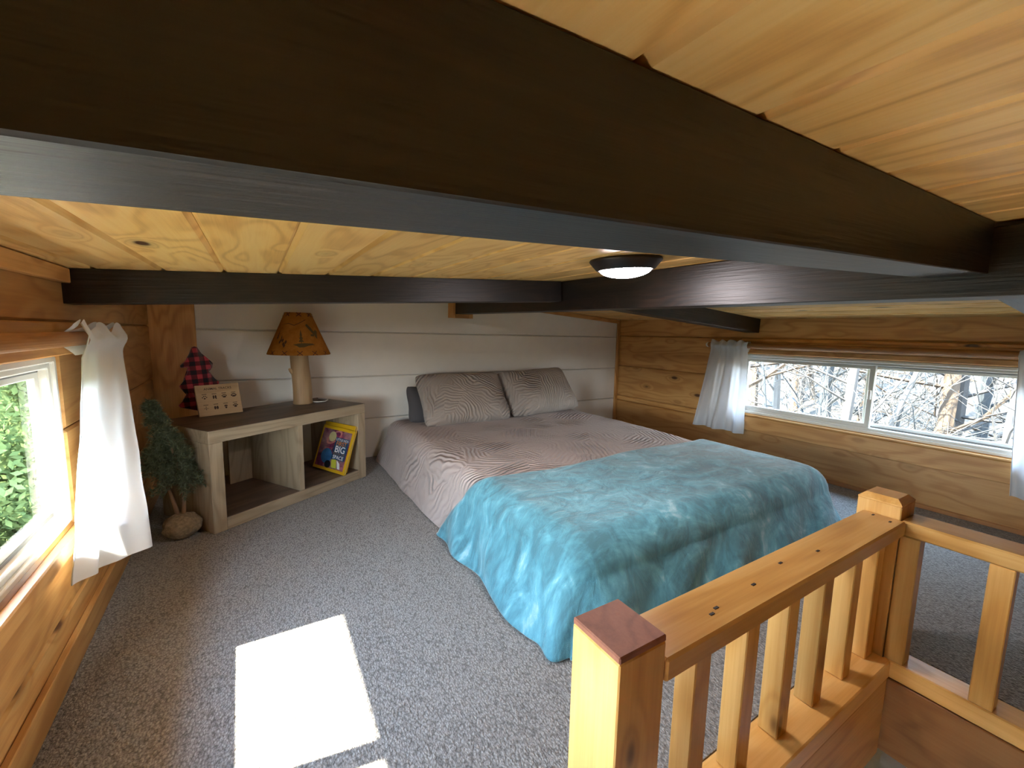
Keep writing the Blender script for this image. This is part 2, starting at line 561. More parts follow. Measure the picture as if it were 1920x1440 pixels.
def wall_with_window(name, label, loc, rotz, y0, y1, wy0, wy1, wz0, wz1, joints, ylen0):
    """inner plank face at local x = 0, room towards +x"""
    t0, t1 = (-0.052 if name == 'wall_left' else -0.13), -0.021
    if name == 'wall_left':   # unseen opening added low down so sun bounces up to the ceiling
        a, b, c, d = -0.50, 0.40, -1.75, -1.05
        low = [((t0, y0, -2.4), (t1, y1, c)), ((t0, y0, d), (t1, y1, wz0)), ((t0, y0, c), (t1, a, d)), ((t0, b, c), (t1, y1, d))]
    else:
        low = [((t0, y0, -2.4), (t1, y1, wz0))]
    bx = low + [ ((t0, y0, wz1), (t1, y1, 1.2)), ((t0, y0, wz0), (t1, wy0, wz1)), ((t0, wy1, wz0), (t1, y1, wz1))]
    w = link(name, boxes_mesh(bx), PINE['Y'], None, loc, (0, 0, rotz))
    tag(w, label, kind='structure')
    for a, b in zip(joints[:-1], joints[1:]):
        A, B = a + 0.0015, b - 0.0015
        if b <= wz0 or a >= wz1:
            segs = [(ylen0, y1, A, B)]
        else:
            segs = [(ylen0, wy0, A, B), (wy1, y1, A, B)]
            if b > wz1: segs.append((wy0, wy1, wz1, B))
            if a < wz0: segs.append((wy0, wy1, A, wz0))
        for s0, s1, za, zb in segs:
            if zb - za > 0.006:
                board('plank', (-0.02, s0, za), (0.0, s1, zb), PINE, w, 0.006)
    return w

LWIN = (0.22, 1.425, 0.315, 0.727)     # y0 y1 z0 z1
RWIN = (0.22, 1.60, 0.315, 0.705)
wall_with_window('wall_left', 'knotty pine plank wall with the sunny window', LW, TH, -3.1, YB + 0.08, *LWIN, [-0.06, 0.135, 0.275, 0.545, 0.805, 1.06], -3.0)
wall_with_window('wall_right', 'knotty pine plank wall with the long forest window', (XR, 0, 0), math.pi, -YB - 0.02, 3.1, -RWIN[1], -RWIN[0], RWIN[2], RWIN[3], [-0.02, 0.24, 0.28, 0.545, 0.805, 1.06], -YB - 0.02)

wf = link('wall_front', boxes_mesh([((-0.7, -3.2, -2.4), (XR + 0.1, -3.05, 1.2))]), PINE['X'])
tag(wf, kind='structure')

# trims
tr1 = tag(board('trim_1', (-0.50, YB - 0.018, 0.0), (-0.262, YB - 0.0005, 1.0), PINE, None, 0.002), 'wide vertical pine board in the back left corner', kind='structure')
tr2 = tag(board('trim_2', (XR - 0.032, YB - 0.016, 0.0), (XR - 0.001, YB - 0.0005, ceil_r(XR, YB) - 0.002), PINE, None, 0.002), 'narrow vertical corner trim right of the white wall', kind='structure')
a0 = math.atan(SR)
xm, ln = 2.02, 1.40
tr3 = link('trim_3', box_mesh(ln, 0.016, 0.030, 0.002), PINE['X'], None, (xm, YB - 0.0085, ceil_r(xm, YB) - 0.017), (0, -a0, 0))
tag(tr3, 'sloping pine trim along the top of the white wall', kind='structure')
bb = link('baseboard_left', box_mesh(0.014, 4.2, 0.072, 0.002), PINE['Y'], None, lw(0.0072, 0.6, 0.037), (0, 0, TH))
tag(bb, 'pine baseboard under the left window', kind='structure')
bb2 = tag(board('baseboard_right', (XR - 0.014, -1.6, 0.0), (XR - 0.0005, YB - 0.02, 0.02), BROWN_PINE, None, 0.002), 'low dark strip along the right wall', kind='structure')
for i, (ya, yb) in enumerate(((-1.4, 1.488), (1.592, YB - 0.02))):
    t = link('trim_%d' % (4 + i), box_mesh(0.02, yb - ya, 0.036, 0.002), PINE['Y'], None, lw(0.0105, (ya + yb) / 2, ceil_l(-0.39, (ya + yb) / 2) - 0.0205), (TY, 0, TH))
    tag(t, 'pine strip where the left wall meets the ceiling, ' + ('nearer bay' if i == 0 else 'farther bay'), kind='structure')

# ------------------------------------------------------------------ windows
def window(name, label, loc, rotz, y0, y1, z0, z1, ym, slide_first, deep=1.0):
    w = empty(name, loc, (0, 0, rotz))
    tag(w, label, kind='structure')
    link('frame', ring_mesh(-0.012 - 0.073 * deep, -0.012, y0, y1, z0, z1, 0.030), VINYL, w)
    link('frame_lip', ring_mesh(-0.020, -0.004, y0 - 0.0, y1 + 0.0, z0, z1, 0.016), VINYL, w)
    sashes = [(y0 + 0.028, ym + 0.022), (ym - 0.022, y1 - 0.028)]
    for i, (a, b) in enumerate(sashes):
        xo = -0.010 - (0.034 if (i == 0) == slide_first else 0.062) * deep
        s = link('sash', ring_mesh(xo, xo + 0.024 * deep, a, b, z0 + 0.026, z1 - 0.026, 0.024, 0.002), VINYL, w)
        link('pane', boxes_mesh([((xo + 0.010 * deep, a + 0.020, z0 + 0.046), (xo + 0.010 * deep + 0.003, b - 0.020, z1 - 0.046))]), GLASS, s)
        if (i == 0) == slide_first:
            yl = b - 0.012 if i == 0 else a + 0.012
            link('latch', box_mesh(0.012, 0.014, 0.05, 0.003), VINYL, s, (xo + 0.024 * deep + 0.005, yl, (z0 + z1) / 2 + 0.01))
    for zz in (z0 + 0.032, z1 - 0.032):
        link('track', box_mesh(0.004, y1 - y0 - 0.07, 0.010, 0.001), VINYL_DARK, w, (-0.010 - 0.037 * deep, (y0 + y1) / 2, zz))
    return w
window('window_1', 'white vinyl sliding window full of sunlit greenery in the left wall', LW, TH, *LWIN, 0.835, True, 0.5)
window('window_2', 'long white vinyl sliding window looking into bare forest in the right wall', (XR, 0, 0), math.pi, -RWIN[1], -RWIN[0], RWIN[2], RWIN[3], -0.905, True)
window('added_window_3', 'unseen vinyl window added below the stair opening to bounce sunlight up', LW, TH, -0.50, 0.40, -1.75, -1.05, -0.05, True, 0.5)  # added out of view, sized for the sunlight it bounces up the stairwell

def wtrim(idx, loc, rotz, lo, hi, label):
    d = [hi[i] - lo[i] for i in range(3)]
    o = link('trim_%d' % idx, box_mesh(*d, 0.003), PINE['Y'], None, (0, 0, 0), (0, 0, rotz))
    c = Matrix.Rotation(rotz, 3, 'Z') @ Vector([(hi[i] + lo[i]) / 2 for i in range(3)])
    o.location = Vector(loc) + c
    return tag(o, label, kind='structure')
wtrim(6, (XR, 0, 0), math.pi, (0.0005, -1.72, 0.206), (0.018, 0.3, 0.300), 'flat pine apron under the forest window')
wtrim(7, (XR, 0, 0), math.pi, (0.0005, -1.72, 0.301), (0.024, 0.3, 0.312), 'thin pine sill ledge under the forest window')
wtrim(8, (XR, 0, 0), math.pi, (0.0005, -1.70, 0.707), (0.014, 0.3, 0.735), 'lower pine head trim over the forest window')
wtrim(9, (XR, 0, 0), math.pi, (0.0005, -1.70, 0.7355), (0.020, 0.3, 0.785), 'upper pine head trim over the forest window')
wtrim(10, LW, TH, (0.0005, -0.1, 0.728), (0.016, 1.62, 0.760), 'lower pine head trim over the sunny window')
wtrim(11, LW, TH, (0.0005, -0.1, 0.7605), (0.024, 1.62, 0.806), 'upper pine head trim over the sunny window')
wtrim(12, LW, TH, (0.0005, -0.1, 0.276), (0.022, 1.56, 0.312), 'pine sill ledge under the sunny window')

# ------------------------------------------------------------------ ceiling
def ceiling():
    y0, y1 = -3.05, YB - 0.001
    def sheet(x0, x1, fz, off):
        return [(x0, y0, fz(x0, y0) + off), (x1, y0, fz(x1, y0) + off), (x1, y1 + 0.1, fz(x1, y1) + off), (x0, y1 + 0.1, fz(x0, y1) + off)]
    vs = []
    for off in (0.022, 0.10):
        vs += sheet(-0.75, RX + 0.05, ceil_l, off) + sheet(RX + 0.05, XR + 0.2, ceil_r, off)
    fs = []
    for b in (0, 4):
        fs += [(b, b + 3, b + 2, b + 1), (b + 8, b + 9, b + 10, b + 11)]
        fs += [(b + i, b + (i + 1) % 4, b + 8 + (i + 1) % 4, b + 8 + i) for i in range(4)]
    c = link('ceiling', pyd(vs, fs), CEIL_PINE)
    tag(c, 'sloping tongue and groove pine board ceiling', kind='structure')
    W = 0.139
    ym, L = (y0 + y1) / 2, y1 - y0
    edges = [-0.209 + W * k for k in range(-3, 11)]
    edges = [e for e in edges if e < RX + 0.06]
    me = box_mesh(W - 0.0006, L, 0.02, 0.0075)
    for e in edges:
        x = e + W / 2
        o = link('ceiling_board', me, CEIL_PINE, c, (x, ym, ceil_l(x, ym) + 0.0101), (math.atan(TY), -math.atan(SL), 0))
    x = RX + 0.09
    while x < XR + 0.12:
        link('ceiling_board', me, CEIL_PINE, c, (x, ym, ceil_r(x, ym) + 0.0101), (math.atan(TY), -math.atan(SR), 0))
        x += W
ceiling()

# ------------------------------------------------------------------ beams
def slab_beam(name, p0, p1, width, height, label, ax):
    """beam from p0 to p1 (bottom edge centre line), sides vertical"""
    p0, p1 = Vector(p0), Vector(p1)
    d = (p1 - p0)
    me = box_mesh(d.length, width, height, 0.0015)
    o = link(name, me, BEAM['X'])
    xa = d.normalized()
    ya = Vector((0, 0, 1)).cross(xa).normalized()
    za = xa.cross(ya)
    o.matrix_world = Matrix.Translation((p0 + p1) / 2 + za * height / 2) @ Matrix((xa, ya, za)).transposed().to_4x4()
    return tag(o, label, 'beam')
ridge_bot = lambda y: 0.884 + 0.0165 * y
rb = slab_beam('ridge_beam', (RX + RW / 2, -3.0, ridge_bot(-3.0)), (RX + RW / 2, YB - 0.001, ridge_bot(YB)), RW, 0.125, 'long dark ridge beam running from the right edge to the white wall', 'X')
BH = 0.088
def rafter_l(yn, yn2, w, label, BH=BH):
    x0, x1 = -0.42, RX - 0.002
    ya, yb = yn + w / 2, yn2 + w / 2
    return slab_beam('ceiling_rafter', (x0, ya, ceil_l(x0, ya) - BH), (x1, yb, ceil_l(x1, yb) - BH), w, BH - 0.001, label, 'X')
def rafter_r(yn, w, label):
    x0, x1 = RX + RW + 0.002, XR - 0.004
    y = yn + w / 2
    return slab_beam('ceiling_rafter', (x0, y, ceil_r(x0, y) - BH), (x1, y, ceil_r(x1, y) - BH), w, BH - 0.001, label, 'X')
rafter_l(0.178, 0.2245, 0.082, 'huge dark stained rafter crossing right over the foreground', 0.094)
rafter_l(1.50, 1.50, 0.085, 'dark stained rafter over the lamp and cube shelf')
rafter_r(1.485, 0.085, 'short dark stained rafter above the curtain of the forest window')
rafter_r(0.20, 0.085, 'dark stained rafter lit from below at the right edge')

# pine collar around the ridge beam at the wall
tc_ = empty('beam_collar', (RX, YB - 0.02, ridge_bot(YB)))
tag(tc_, 'small pine collar framing the end of the ridge beam', 'trim')
zc = 0.0
board('collar_side', (-0.040, -0.02, -0.028), (-0.001, 0.018, 0.09), PINE, tc_, 0.002)
board('collar_side', (RW + 0.001, -0.02, -0.028), (RW + 0.03, 0.018, 0.09), PINE, tc_, 0.002)
board('collar_bottom', (-0.0005, -0.02, -0.028), (RW + 0.0005, 0.018, -0.001), PINE, tc_, 0.002)

# ------------------------------------------------------------------ ceiling light
lx, ly = 0.885, 0.862
cl = empty('ceiling_light', (lx, ly, ceil_l(lx, ly) - 0.0005), (math.atan(TY), -math.atan(SL), 0))
tag(cl, 'round flush ceiling light with dark rim and glowing diffuser', 'ceiling light')
v, f = lathe([(0.0, 0.0), (0.097, 0.0), (0.099, -0.004), (0.096, -0.008), (0.080, -0.027), (0.076, -0.030), (0.071, -0.028), (0.070, -0.02)], 48)
link('rim', pyd(v, f), BRONZE, cl, smooth=True)
prof = [(0.0705, -0.024)] + [(0.0705 * math.cos(t), -0.026 - 0.024 * math.sin(t)) for t in [i * math.pi / 2 / 8 for i in range(9)]]
v, f = lathe(prof, 48)
link('diffuser', pyd(v, f), LIT, cl, smooth=True)

# ------------------------------------------------------------------ stair railing
def railing():
    r = empty('stair_railing', (0.8, 0.38, 0.0))
    tag(r, 'varnished pine stair railing with square posts and balusters in the foreground', 'railing')
    O = Vector((0.8, 0.38, 0.0))
    def bd(name, lo, hi, mats=RAIL_PINE, bev=0.003, parent=r, off=O):
        return board(name, Vector(lo) - off, Vector(hi) - off, mats, parent, bev)
    pa = bd('post', (0.369, 0.334, -0.23), (0.457, 0.425, 0.392), bev=0.002)
    cap = link('post_top', box_mesh(0.088, 0.091, 0.010, 0.002), REDWOOD, pa, (0, 0, 0.3161))
    pb = bd('post', (1.336, 0.343, -0.23), (1.430, 0.432, 0.397), bev=0.002)
    v = []
    for (h, z) in ((0.0468, 0.0), (0.0468, 0.003), (0.034, 0.015)):
        v += [(-h, -h * 0.95, z), (h, -h * 0.95, z), (h, h * 0.95, z), (-h, h * 0.95, z)]
    f = [(3, 2, 1, 0), (8, 9, 10, 11)] + [(b + i, b + (i + 1) % 4, b + 4 + (i + 1) % 4, b + 4 + i) for b in (0, 4) for i in range(4)]
    link('post_top', pyd(v, f), RAIL_PINE['X'], pb, (0, 0, 0.3137))
    ra = bd('handrail', (0.4575, 0.331, 0.329), (1.3355, 0.420, 0.365), bev=0.004)
    rb_ = bd('handrail', (1.336, -1.3, 0.329), (1.425, 0.3425, 0.365), bev=0.004)
    bd('base_rail', (0.4575, 0.325, -0.046), (1.3355, 0.41, 0.0), bev=0.003)
    bd('base_rail', (1.336, -1.3, -0.046), (1.408, 0.3425, 0.0), bev=0.003)
    me = box_mesh(0.040, 0.038, 0.328, 0.002)
    for x in (0.570, 0.714, 0.858, 1.005, 1.151, 1.281):
        link('baluster', me, RAIL_PINE['Z'], r, Vector((x + 0.020, 0.379, 0.1645)) - O)
    for y in (0.322, 0.1725, 0.025, -0.12, -0.265, -0.41, -0.555):
        link('baluster', me, RAIL_PINE['Z'], r, Vector((1.357, y, 0.1645)) - O)
    slot = box_mesh(0.010, 0.004, 0.0015)
    for x, y in ((0.74, 0.372), (0.98, 0.372), (0.60, 0.360), (0.62, 0.366), (0.86, 0.386), (1.30, 0.352), (1.315, 0.39)):
        link('nail_slot', slot, NAIL, ra, (x - (0.4575 + 1.3355) / 2, y - 0.3755, 0.0184))
    return r
railing()

# ------------------------------------------------------------------ appliance under the loft edge
fr = empty('refrigerator', (1.68, -0.04, -2.40))
tag(fr, 'brushed steel appliance top just below the stair opening', 'refrigerator')
bm = bmesh.new()
bmesh.ops.create_cube(bm, size=1.0)
bmesh.ops.scale(bm, vec=(0.66, 0.80, 2.10), verts=bm.verts)
bmesh.ops.bevel(bm, geom=[e for e in bm.edges], offset=0.03, segments=4, affect='EDGES')
link('body', from_bm(bm), STEEL, fr, (0, 0, 1.05), smooth=True)
board('door_handle', (-0.36, -0.30, 0.9), (-0.335, -0.27, 1.6), STEEL, fr, 0.004)

# ------------------------------------------------------------------ bed
BX0, BX1, BY0, BY1, BT, BR_ = 0.665, 2.055, 0.765, 2.640, 0.252, 0.075
IX0, IX1, IY0, IY1 = BX0 + BR_, BX1 - BR_, BY0 + BR_, BY1 - BR_
S_MAX = math.pi * BR_ / 2 + (BT - BR_)
def drape(a, b, off=0.0, flare=0.34):
    """cloth coordinate -> draped point on the mattress"""
    qx, qy = min(max(a, IX0), IX1), min(max(b, IY0), IY1)
    dx, dy = a - qx, b - qy
    m = max(abs(dx), abs(dy))
    l = math.hypot(dx, dy)
    ux, uy = (dx / l, dy / l) if l > 1e-9 else (0.0, 0.0)
    s = m
    r = BR_ + off
    arc = math.pi * BR_ / 2
    if s <= arc:
        ph = s / BR_
        h, z = r * math.sin(ph), (BT - BR_) + r * math.cos(ph)
        nx, nz = math.sin(ph), math.cos(ph)
    else:
        e = s - arc
        h, z = r + flare * e, (BT - BR_) - e
        nx, nz = 1.0, 0.15
    return Vector((qx + ux * h, qy + uy * h, z)), Vector((ux * nx, uy * nx, nz)), s

def make_bed():
    bed = empty('bed', ((BX0 + BX1) / 2, (BY0 + BY1) / 2, 0))
    tag(bed, 'low mattress bed under a pinkish taupe quilted bedspread', 'bed')
    O = Vector(bed.location)
    link('mattress', box_mesh(BX1 - BX0 - 0.10, BY1 - BY0 - 0.10, 0.21, 0.05, 3), WHITE_PAINT, bed, (0, 0, 0.108))
    ex = S_MAX
    nu, nv = 150, 180
    def fn(u, v):
        a = IX0 - ex + u * (IX1 - IX0 + 2 * ex)
        b = IY0 - ex + v * (IY1 - IY0 + 2 * ex)
        p, n, s = drape(a, b)
        w = noise.noise(Vector((a * 2.3, b * 2.3, 1.7))) * 0.010 + noise.noise(Vector((a * 6, b * 6, 4.1))) * 0.004
        side = sst(0.08, S_MAX, s)
        w += side * (0.016 * noise.noise(Vector((a * 4.0, b * 4.0, 7.7))))
        p = p + n * w
        if s < 0.03:  # hollows under the pillows
            pass
        p.z = max(p.z, 0.004)
        return p - O
    link('quilt', grid_mesh(fn, nu, nv), QUILT, bed, smooth=True)
    return bed
make_bed()

def make_blanket():
    ex = S_MAX
    nu, nv = 170, 120
    bmin = IY0 - ex - 0.004
    def edge(a):
        l = sst(IX0 + 0.02, IX0 - ex, a)
        rr = sst(IX1 - 0.02, IX1 + ex, a)
        return 1.335 + 0.17 * l + 0.05 * rr + 0.018 * math.sin(a * 4.2 + 0.6) + 0.012 * math.sin(a * 9 + 1)
    def surf(u, v, off):
        a = IX0 - ex + u * (IX1 - IX0 + 2 * ex)
        b = bmin + v * (edge(a) - bmin)
        p, n, s = drape(a, b, 0.006, 0.40)
        w = 0.014 + off + noise.noise(Vector((a * 3.1, b * 3.1, 9.2))) * 0.008 + noise.noise(Vector((a * 8.0, b * 8.0, 2.2))) * 0.004
        side = sst(0.07, S_MAX, s)
        t = a * 1.0 - b * 1.0
        w += side * (0.012 * math.sin(t * 21 + 3 * noise.noise(Vector((a * 2, b * 2, 0)))) + 0.015 * noise.noise(Vector((a * 3.5, b * 3.5, 5.5))))
        w += 0.006 * side
        e = min(v / 0.03, 1.0) * min((1 - v) / 0.02, 1.0)
        p = p + n * (w * (0.55 + 0.45 * e))
        p.z = max(p.z, 0.008 if off >= 0 else 0.004)
        return p
    O = Vector((1.36, 1.0, 0))
    me = grid_mesh(lambda u, v: surf(u, v, 0) - O, nu, nv)
    o = link('throw_blanket', me, FLEECE, None, O, smooth=True)
    md = o.modifiers.new('thick', 'SOLIDIFY')
    md.thickness = 0.006
    md.offset = -1
    tag(o, 'brushed teal fleece throw blanket draped over the foot of the bed', 'blanket')
    return o
make_blanket()

# ------------------------------------------------------------------ pillows
def pillow(name, w, h, t, loc, rot, mat, label, cat, seed, piping=True):
    nu, nv = 44, 34
    def side(sg):
        def fn(u, v):
            a, b = 2 * u - 1, 2 * v - 1
            prof = max(0.0, (1 - abs(a) ** 3.0) * (1 - abs(b) ** 3.0)) ** 0.45
            x = a * w / 2 * (1 - 0.045 * (1 - abs(a)) - 0.05 * (1 - b * b) * abs(a) ** 4 * -0.0)
            x = a * w / 2 * (1 - 0.05 * (1 - b * b) ** 1.0 * abs(a))
            y = b * h / 2 * (1 - 0.08 * (1 - a * a) * abs(b))
            kk = 1 - 0.075 * (abs(a) * abs(b)) ** 5
            x, y = x * kk, y * kk
            z = sg * t / 2 * prof
            k = noise.noise(Vector((x * 7 + seed, y * 7, sg)))
            z += 0.016 * k * prof
            x += 0.006 * noise.noise(Vector((x * 9, y * 9, seed + 3)))
            y += 0.010 * noise.noise(Vector((x * 6, y * 6, seed + 8)))
            return Vector((x, y, z))
        return fn
    vs, fs = [], []
    for sg in (1, -1):
        me = grid_mesh(side(sg), nu, nv)
        b = len(vs)
        vs += [v.co.copy() for v in me.vertices]
        fs += [tuple(i + b for i in (p.vertices if sg > 0 else reversed(p.vertices))) for p in me.polygons]
        bpy.data.meshes.remove(me)
    bm = bmesh.new()
    me = pyd(vs, fs)
    bm.from_mesh(me)
    bmesh.ops.remove_doubles(bm, verts=bm.verts, dist=0.0012)
    bm.to_mesh(me)
    bm.free()
    o = link(name, me, mat, None, loc, rot, smooth=True)
    tag(o, label, cat)
    return o
pillow('pillow', 0.60, 0.37, 0.17, (1.110, 2.400, 0.392), (math.radians(52), 0, math.radians(-1)), SHAM, 'taupe quilted pillow on the left, leaning in front of the dark one', 'pillow', 1)
pillow('pillow', 0.60, 0.37, 0.17, (1.700, 2.430, 0.402), (math.radians(50), math.radians(-2), math.radians(3)), SHAM, 'taupe quilted pillow on the right, nearer the forest window wall', 'pillow', 5)
pillow('pillow', 0.56, 0.27, 0.11, (1.045, 2.515, 0.318), (math.radians(54), math.radians(9), math.radians(2)), DARK_PILLOW, 'dark charcoal pillow peeking out behind the left taupe one', 'pillow', 9)

# ------------------------------------------------------------------ cube shelf
SH_O = Vector((-0.171, 1.918, 0.0))
SH_A = math.radians(32.2)
su = Vector((math.cos(SH_A), math.sin(SH_A), 0))
sv = Vector((-math.sin(SH_A), math.cos(SH_A), 0))
def shelf():
    s = empty('cube_shelf', SH_O, (0, 0, SH_A))
    tag(s, 'two-cube grey oak shelf standing askew in the corner', 'shelf')
    W, H, D, T = 0.780, 0.410, 0.375, 0.050
    board('side_panel', (0, 0.0, 0.001), (T, D, H - T), GREYWOOD['Z'], s, 0.0015)
    board('side_panel', (W - T, 0.0, 0.001), (W, D, H - T), GREYWOOD['Z'], s, 0.0015)
    tp = board('top_panel', (0, 0.0, H - T + 0.0003), (W, D, H - 0.0012), GREYWOOD['X'], s, 0.0015)
    board('top_face', (0.0005, 0.0005, H - 0.0012), (W - 0.0005, D - 0.0005, H), GREYTOP, s, 0)
    board('bottom_panel', (T + 0.0003, 0.002, 0.001), (W - T - 0.0003, D, T), GREYWOOD['X'], s, 0.0015)
    board('bottom_face', (T + 0.001, 0.004, T), (W - T - 0.001, D - 0.002, T + 0.0012), GREYTOP, s, 0)
    board('divider', (0.3775, 0.004, T + 0.0013), (0.4025, D, H - T), GREYWOOD['Z'], s, 0.001)
    for a, b in ((T + 0.22, 0.3772), (0.4028, 0.50)):
        board('back_strip', (a, D - 0.012, T + 0.0013), (b, D, H - T), GREYWOOD['Z'], s, 0.0008)
    return s
shelf()
SHZ = 0.4105

# ------------------------------------------------------------------ books
def text_mesh(txt, size, align='CENTER'):
    cu = bpy.data.curves.new('lettering', 'FONT')
    cu.body = txt
    cu.size = size
    cu.align_x = align
    cu.extrude = 0.0
    cu.offset = size * 0.012
    ob = bpy.data.objects.new('lettering', cu)
    COL.objects.link(ob)
    bpy.context.view_layer.update()
    dg = bpy.context.evaluated_depsgraph_get()
    me = bpy.data.meshes.new_from_object(ob.evaluated_get(dg))
    bpy.data.objects.remove(ob)
    return me
YEL = plain('book_yellow', (0.62, 0.36, 0.012), 0.35)
PAPER = plain('book_pages', (0.62, 0.56, 0.44), 0.8)
def nebula():
    N = NT('book_space_art')
    v = N.objvec(False)
    a = N.noise(v, 16, 4, 0.6, 1.5)
    b = N.noise(N.vadd(v, (3, 1, 2)), 9, 3, 0.5, 0.8)
    c = N.ramp(a, [(0.32, (0.015, 0.008, 0.02)), (0.5, (0.16, 0.02, 0.07)), (0.62, (0.33, 0.05, 0.10)), (0.8, (0.5, 0.2, 0.25))])
    c = N.mix(N.maprange(b, 0.5, 0.75, 0, 0.8), c, (0.45, 0.36, 0.30))
    N.principled(c, 0.3)
    return N.m
NEB = nebula()
P_BLUE = plain('book_blue_planet', (0.03, 0.12, 0.26), 0.3, 0.5, 30)
P_CREAM = plain('book_ringed_planet', (0.52, 0.46, 0.22), 0.3, 0.3, 30)
P_DARK = plain('book_black', (0.006, 0.008, 0.012), 0.3)
P_RING = plain('book_ring', (0.50, 0.20, 0.16), 0.3)
P_PANEL = plain('book_title_panel', (0.012, 0.06, 0.13), 0.3)
P_ORANGE = plain('book_orange', (0.62, 0.20, 0.02), 0.3)
P_WHITE = plain('book_white', (0.75, 0.75, 0.75), 0.3)
P_LIME = plain('book_lime', (0.50, 0.50, 0.05), 0.3)
P_BRONZE = plain('book_brown_letters', (0.22, 0.12, 0.05), 0.3)

def disc(cx, cz, rx, rz, y, n=24, ang=0.0, hole=0.0):
    vs, fs = [], []
    ca, sa = math.cos(ang), math.sin(ang)
    for i in range(n):
        t = 2 * math.pi * i / n
        for k in ((1.0, hole) if hole else (1.0,)):
            px, pz = rx * k * math.cos(t), rz * k * math.sin(t)
            vs.append((cx + px * ca - pz * sa, y, cz + px * sa + pz * ca))
    if hole:
        fs = [(2 * i, 2 * ((i + 1) % n), 2 * ((i + 1) % n) + 1, 2 * i + 1) for i in range(n)]
    else:
        fs = [tuple(range(n))]
    return pyd(vs, fs)

def book(loc, rot, w, h, t, label, full=True):
    b = empty('book', loc, rot)
    tag(b, label, 'book', 'picture books in the cube shelf')
    board('front_cover', (0, 0, 0), (w, 0.0025, h), YEL, b, 0.0006)
    board('back_cover', (0, t - 0.0025, 0), (w, t, h), YEL, b, 0.0006)
    board('spine', (-0.001, 0, 0), (0.0025, t, h), YEL, b, 0.0006)
    board('pages', (0.003, 0.0026, 0.003), (w - 0.004, t - 0.0026, h - 0.003), PAPER, b, 0)
    if full:
        e = -0.0003
        m = 0.016
        art = link('cover_art', boxes_mesh([((m - 0.006, e, m), (w - m, 0, h - m))]), NEB, b)
        def sub(name, me, mat, y):
            return link(name, me, mat, art)
        sub('print', disc(0.075, 0.075, 0.038, 0.040, -0.0006), P_BLUE, 0)
        sub('print', disc(0.098, 0.178, 0.058, 0.026, -0.0005, 28, 0.65, 0.78), P_RING, 0)
        sub('print', disc(0.085, 0.180, 0.026, 0.027, -0.0007), P_CREAM, 0)
        sub('print', disc(0.098, 0.034, 0.022, 0.020, -0.0008), P_DARK, 0)
        st = pyd([(0.128, -0.0006, 0.022), (0.165, -0.0006, 0.022), (0.150, -0.0006, 0.068), (0.118, -0.0006, 0.062)], [(0, 1, 2, 3)])
        sub('print', st, P_LIME, 0)
        st = pyd([(0.172, -0.0006, 0.022), (0.190, -0.0006, 0.022), (0.180, -0.0006, 0.050), (0.155, -0.0006, 0.066)], [(0, 1, 2, 3)])
        sub('print', st, P_WHITE, 0)
        pn = link('title_panel', boxes_mesh([((0.112, -0.0010, 0.066), (0.206, -0.0003, 0.182))]), P_PANEL, b)
        def tx(s, size, x, z, mat):
            me = text_mesh(s, size)
            o = link('lettering', me, mat, pn, (x, -0.0014, z), (math.pi / 2, 0, 0))
        tx('LITTLE KIDS', 0.0165, 0.159, 0.166, P_WHITE)
        tx('FIRST', 0.031, 0.159, 0.1415, P_ORANGE)
        tx('BIG', 0.048, 0.159, 0.1055, P_WHITE)
        tx('BOOK OF', 0.0185, 0.159, 0.0915, P_BRONZE)
        tx('SPACE', 0.0265, 0.159, 0.0705, P_WHITE)
    return b
book((0.2324, 2.4397, 0.0655), (-0.3203, 0.0618, -0.9862), 0.229, 0.234, 0.012, 'yellow-bordered space picture book leaning in the right cube')
book((0.2490, 2.4580, 0.0640), (-0.3000, 0.030, -0.9862), 0.222, 0.246, 0.012, 'yellow book mostly hidden behind the space picture book', False)

